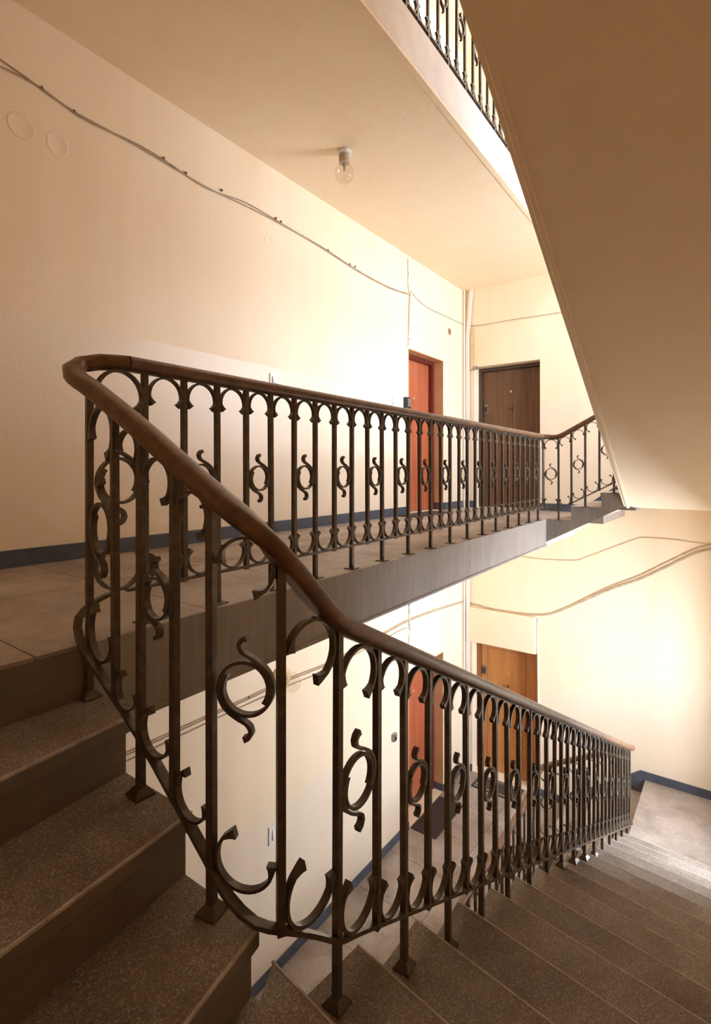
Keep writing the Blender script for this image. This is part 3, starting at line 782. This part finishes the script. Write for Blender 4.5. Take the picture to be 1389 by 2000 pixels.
one('bell_button', 'black', lambda q: q.box((.035, -.012, -.03), (.042, .012, .0)), r)
r = empty('junction_box', (XW, 6.52, 1.886)); tag(r, 'open round junction hole in the wall right of the upper red door', 'junction box')
one('box_rim', 'stain', lambda q: q.lathe([(.052, 0), (.052, .004), (.044, .006), (.044, .001)], (0, 0, 0), 24, 'x'), r, True)
one('box_inside', 'clip', lambda q: q.lathe([(.044, .0005), (.043, .002), (.01, .0025)], (0, 0, 0), 24, 'x'), r, True)
one('wire_stub', 'brass', lambda q: q.tube([(.002, -.01, -.012), (.014, .004, .004), (.01, .012, .014)], .004), r, True)
wl = bpy.data.objects['wall_left']
for (y, z, a, c) in ((1.241, 1.897, .075, .072), (1.43, 1.892, .062, .075), (3.118, 1.919, .05, .045)):
    o = one('plaster_patch', 'wall_flat', lambda q: q.lathe([(1.0, 0), (.96, .0022), (.86, .0024), (.80, .001), (.0, .001)], (0, 0, 0), 26, 'x'), wl, True)
    o.matrix_basis = Matrix.Translation((XW, y, z)) @ Matrix.Diagonal((1, a, c, 1))

# cables and conduits
def cable(label, strands, mat='cable', r=.0045, clips=(), cat='cable', normal='x'):
    s0 = strands[0][0]; root = empty('cable', s0); tag(root, label, cat)
    for s in strands:
        b = MB(); b.tube([Vector(p) - Vector(s0) for p in smooth_path(s, .08)], r, 6); b.build('strand', mat, root, True)
    for c in clips:
        q = Vector(c) - Vector(s0)
        one('clip', 'clip', lambda m: m.box(q - Vector((.006, .007, .007)), q + Vector((.008, .007, .007))), root)
X1 = XW + .0085
L = lambda pts, dz=0: [(X1, y, z + dz) for y, z in pts]
main = [(.2, 2.17), (.8, 2.19), (1.137, 2.196), (1.262, 2.176), (1.396, 2.147), (1.54, 2.128), (1.763, 2.13), (1.937, 2.14), (2.168, 2.126), (2.47, 2.09), (2.869, 2.14), (3.34, 2.125), (3.828, 2.11), (4.407, 2.066), (4.997, 2.062), (5.40, 2.10)]
sec = [(.2, 2.15), (.8, 2.14), (1.137, 2.160), (1.347, 2.165), (1.54, 2.118), (1.85, 2.128), (2.168, 2.112), (2.5, 2.098), (2.869, 2.115), (3.34, 2.118), (3.828, 2.10), (4.407, 2.056), (4.997, 2.052), (5.40, 2.09)]
cable('pair of thin sagging cables clipped along the upper left wall below the ceiling', [L(main), L(sec)], 'cable_dark', .0042,
      [(X1, y, z) for y, z in ((1.34, 2.165), (1.52, 2.13), (2.12, 2.14), (2.3, 2.12), (2.62, 2.135), (3.2, 2.145), (3.26, 2.14), (3.9, 2.11), (4.25, 2.085), (4.34, 2.09))])
cable('vertical bunch of cables dropping to the upper red door corner', [[(X1, 5.41, 2.52), (X1, 5.412, 2.2), (X1 + .004, 5.44, 2.10), (X1, 5.425, 1.75), (X1, 5.412, 1.48)], [(X1 + .012, 5.43, 2.13), (X1 + .012, 5.455, 2.06), (X1 + .008, 5.428, 1.9), (X1 + .004, 5.425, 1.62)]], 'conduit', .008, [(X1, 5.44, 2.10), (X1, 5.43, 1.56)])
cable('sagging cable above the upper red door running into the corner', [[(X1, 5.46, 2.15), (X1, 5.60, 2.105), (X1, 5.75, 2.07), (X1, 5.97, 2.055), (X1, 6.40, 2.066), (X1, 6.93, 2.08)]], 'cable', .006)
Y1 = YF - .008
cable('thin cable across the upper far wall above the brown door', [[(-3.13, Y1, 2.06), (-2.95, Y1, 2.04), (-2.507, Y1, 2.041), (-2.096, Y1, 2.032), (-1.6, Y1, 2.03), (-.2, Y1, 2.05)]], 'cable', .006)
low = [(.9, -1.82), (2.168, -1.823), (2.869, -1.826), (3.34, -1.826), (3.904, -1.85), (4.407, -1.83), (4.997, -1.80), (5.452, -1.785), (6.106, -1.81), (6.965, -1.872)]
cable('three thin cables running along the lower left wall under the slab edge', [L(low), L(low, -.018), L([(.9, -1.88), (2.168, -1.878), (2.869, -1.881), (3.34, -1.89), (3.904, -1.91), (5.333, -1.865), (5.44, -1.90)])], 'cable_dark', .004, [(X1, 2.9, -1.83), (X1, 5.44, -1.81)])
cable('frayed cable bunch dropping above the lower red door', [[(X1, 5.43, -1.52), (X1, 5.43, -1.80), (X1 + .01, 5.445, -1.9), (X1, 5.425, -2.08), (X1, 5.43, -2.40)]], 'conduit', .008, [(X1, 5.44, -1.86)])
far_l = [(-3.12, -1.90), (-2.98, -1.905), (-2.798, -1.926), (-2.437, -1.925), (-2.2, -1.91), (-2.0, -1.868), (-1.775, -1.747), (-1.238, -1.427), (-.962, -1.288), (-.699, -1.119), (-.353, -.898), (-.1, -.84), (.4, -.80)]
far_l2 = [(-1.775, -1.75), (-1.3, -1.435), (-.962, -1.250), (-.699, -1.075), (-.353, -.858), (-.1, -.80), (.4, -.77)]
cable('bundle of painted cables climbing the lower far wall to the right', [[(x, Y1, z) for x, z in far_l], [(x, Y1, z - .014) for x, z in far_l], [(x, Y1, z) for x, z in far_l2]], 'cable', .0065)
cable('single thin wire wandering high on the lower far wall', [[(x, Y1, z) for x, z in ((-2.9, -1.1), (-2.437, -1.157), (-2.096, -1.171), (-1.72, -1.15), (-1.651, -1.139), (-1.238, -.935), (-.96, -.80), (-.919, -.798), (-.648, -.795), (-.353, -.818), (.2, -.82))]], 'cable', .0038)
cable('cable dropping beside the lower orange door', [[(-2.160, YF - .011, -1.955), (-2.160, YF - .011, -2.18), (-2.155, YF - .011, -2.55), (-2.15, YF - .011, -3.0), (-2.15, YF - .011, -4.18)]], 'conduit', .009)
r = empty('corner_conduit', (XW + .02, YF - .06, 0)); tag(r, 'white painted pipes running up the corner beside the brown door', 'pipe')
one('pipe', 'conduit', lambda q: q.tube([(0.0, 0, Z0), (0, 0, CEIL0 - .012)], .014, 10, Vector((0, 1, 0))), r, True)
one('pipe', 'white_plastic', lambda q: q.sweep([(.045, .02, Z0), (.045, .02, 1.9), (.075, .02, 2.25), (.10, .02, CEIL0 - .012)], [(-.022, -.012), (.022, -.012), (.022, .012), (-.022, .012)], Vector((0, 1, 0))), r)
r = empty('corner_conduit', (XW + .02, YF - .06, ZL)); tag(r, 'white painted pipes in the lower corner left of the orange door', 'pipe')
one('pipe', 'conduit', lambda q: q.tube([(0.0, 0, 0), (0, 0, Z0 - .29 - ZL)], .014, 10, Vector((0, 1, 0))), r, True)
one('pipe', 'white_plastic', lambda q: q.sweep([(.05, .02, 0), (.05, .02, Z0 - .29 - ZL)], [(-.022, -.012), (.022, -.012), (.022, .012), (-.022, .012)], Vector((0, 1, 0))), r)
# plaster boxing beside and above the far doors
b = MB(); b.box((-3.115, YF - .02, 1.43), (-3.03, YF, 2.03)); struct(b.build('trim_4', 'stain', bevel=.006))
b = MB(); b.box((-3.11, YF - .055, -2.43), (-2.175, YF, -1.945)); struct(b.build('trim_5', 'wall_flat', bevel=.008))
r = empty('junction_box', (-3.03, YF - .03, 1.45)); tag(r, 'small grey wall bracket at the top left of the brown door recess', 'bracket')
one('bracket_body', 'grey_metal', lambda q: q.box((-.03, 0, -.03), (.03, .03, .02)), r, bevel=.006)

# door mats
def mat(name, label, x0, x1, y0, y1, z, m):
    r = empty(name, ((x0 + x1) / 2, (y0 + y1) / 2, z)); tag(r, label, 'door mat')
    hx, hy = (x1 - x0) / 2, (y1 - y0) / 2
    one('mat_body', m, lambda q: q.box((-hx, -hy, 0), (hx, hy, .012)), r, bevel=.005); return r, hx, hy
mat('door_mat', 'dark door mat lying before the upper red door', -3.18, -2.915, 5.12, 5.95, Z0, 'mat_dark')
mat('door_mat', 'maroon door mat lying before the lower red door', -3.18, -2.85, 5.45, 6.20, ZL, 'mat_maroon')
r, hx, hy = mat('door_mat', 'charcoal door mat with pale border before the orange door', -2.95, -2.33, 6.66, 6.99, ZL, 'mat_dark')
def border(q):
    for i in range(14):
        x = -hx + .05 + i * (2 * hx - .1) / 13
        for y in (-hy + .04, hy - .04): q.box((x - .014, y - .014, .012), (x + .014, y + .014, .0135))
    for j in range(5):
        y = -hy + .09 + j * (2 * hy - .18) / 4
        for x in (-hx + .05, hx - .05): q.box((x - .014, y - .014, .012), (x + .014, y + .014, .0135))
o = one('mat_border', 'mat_light', border, r)
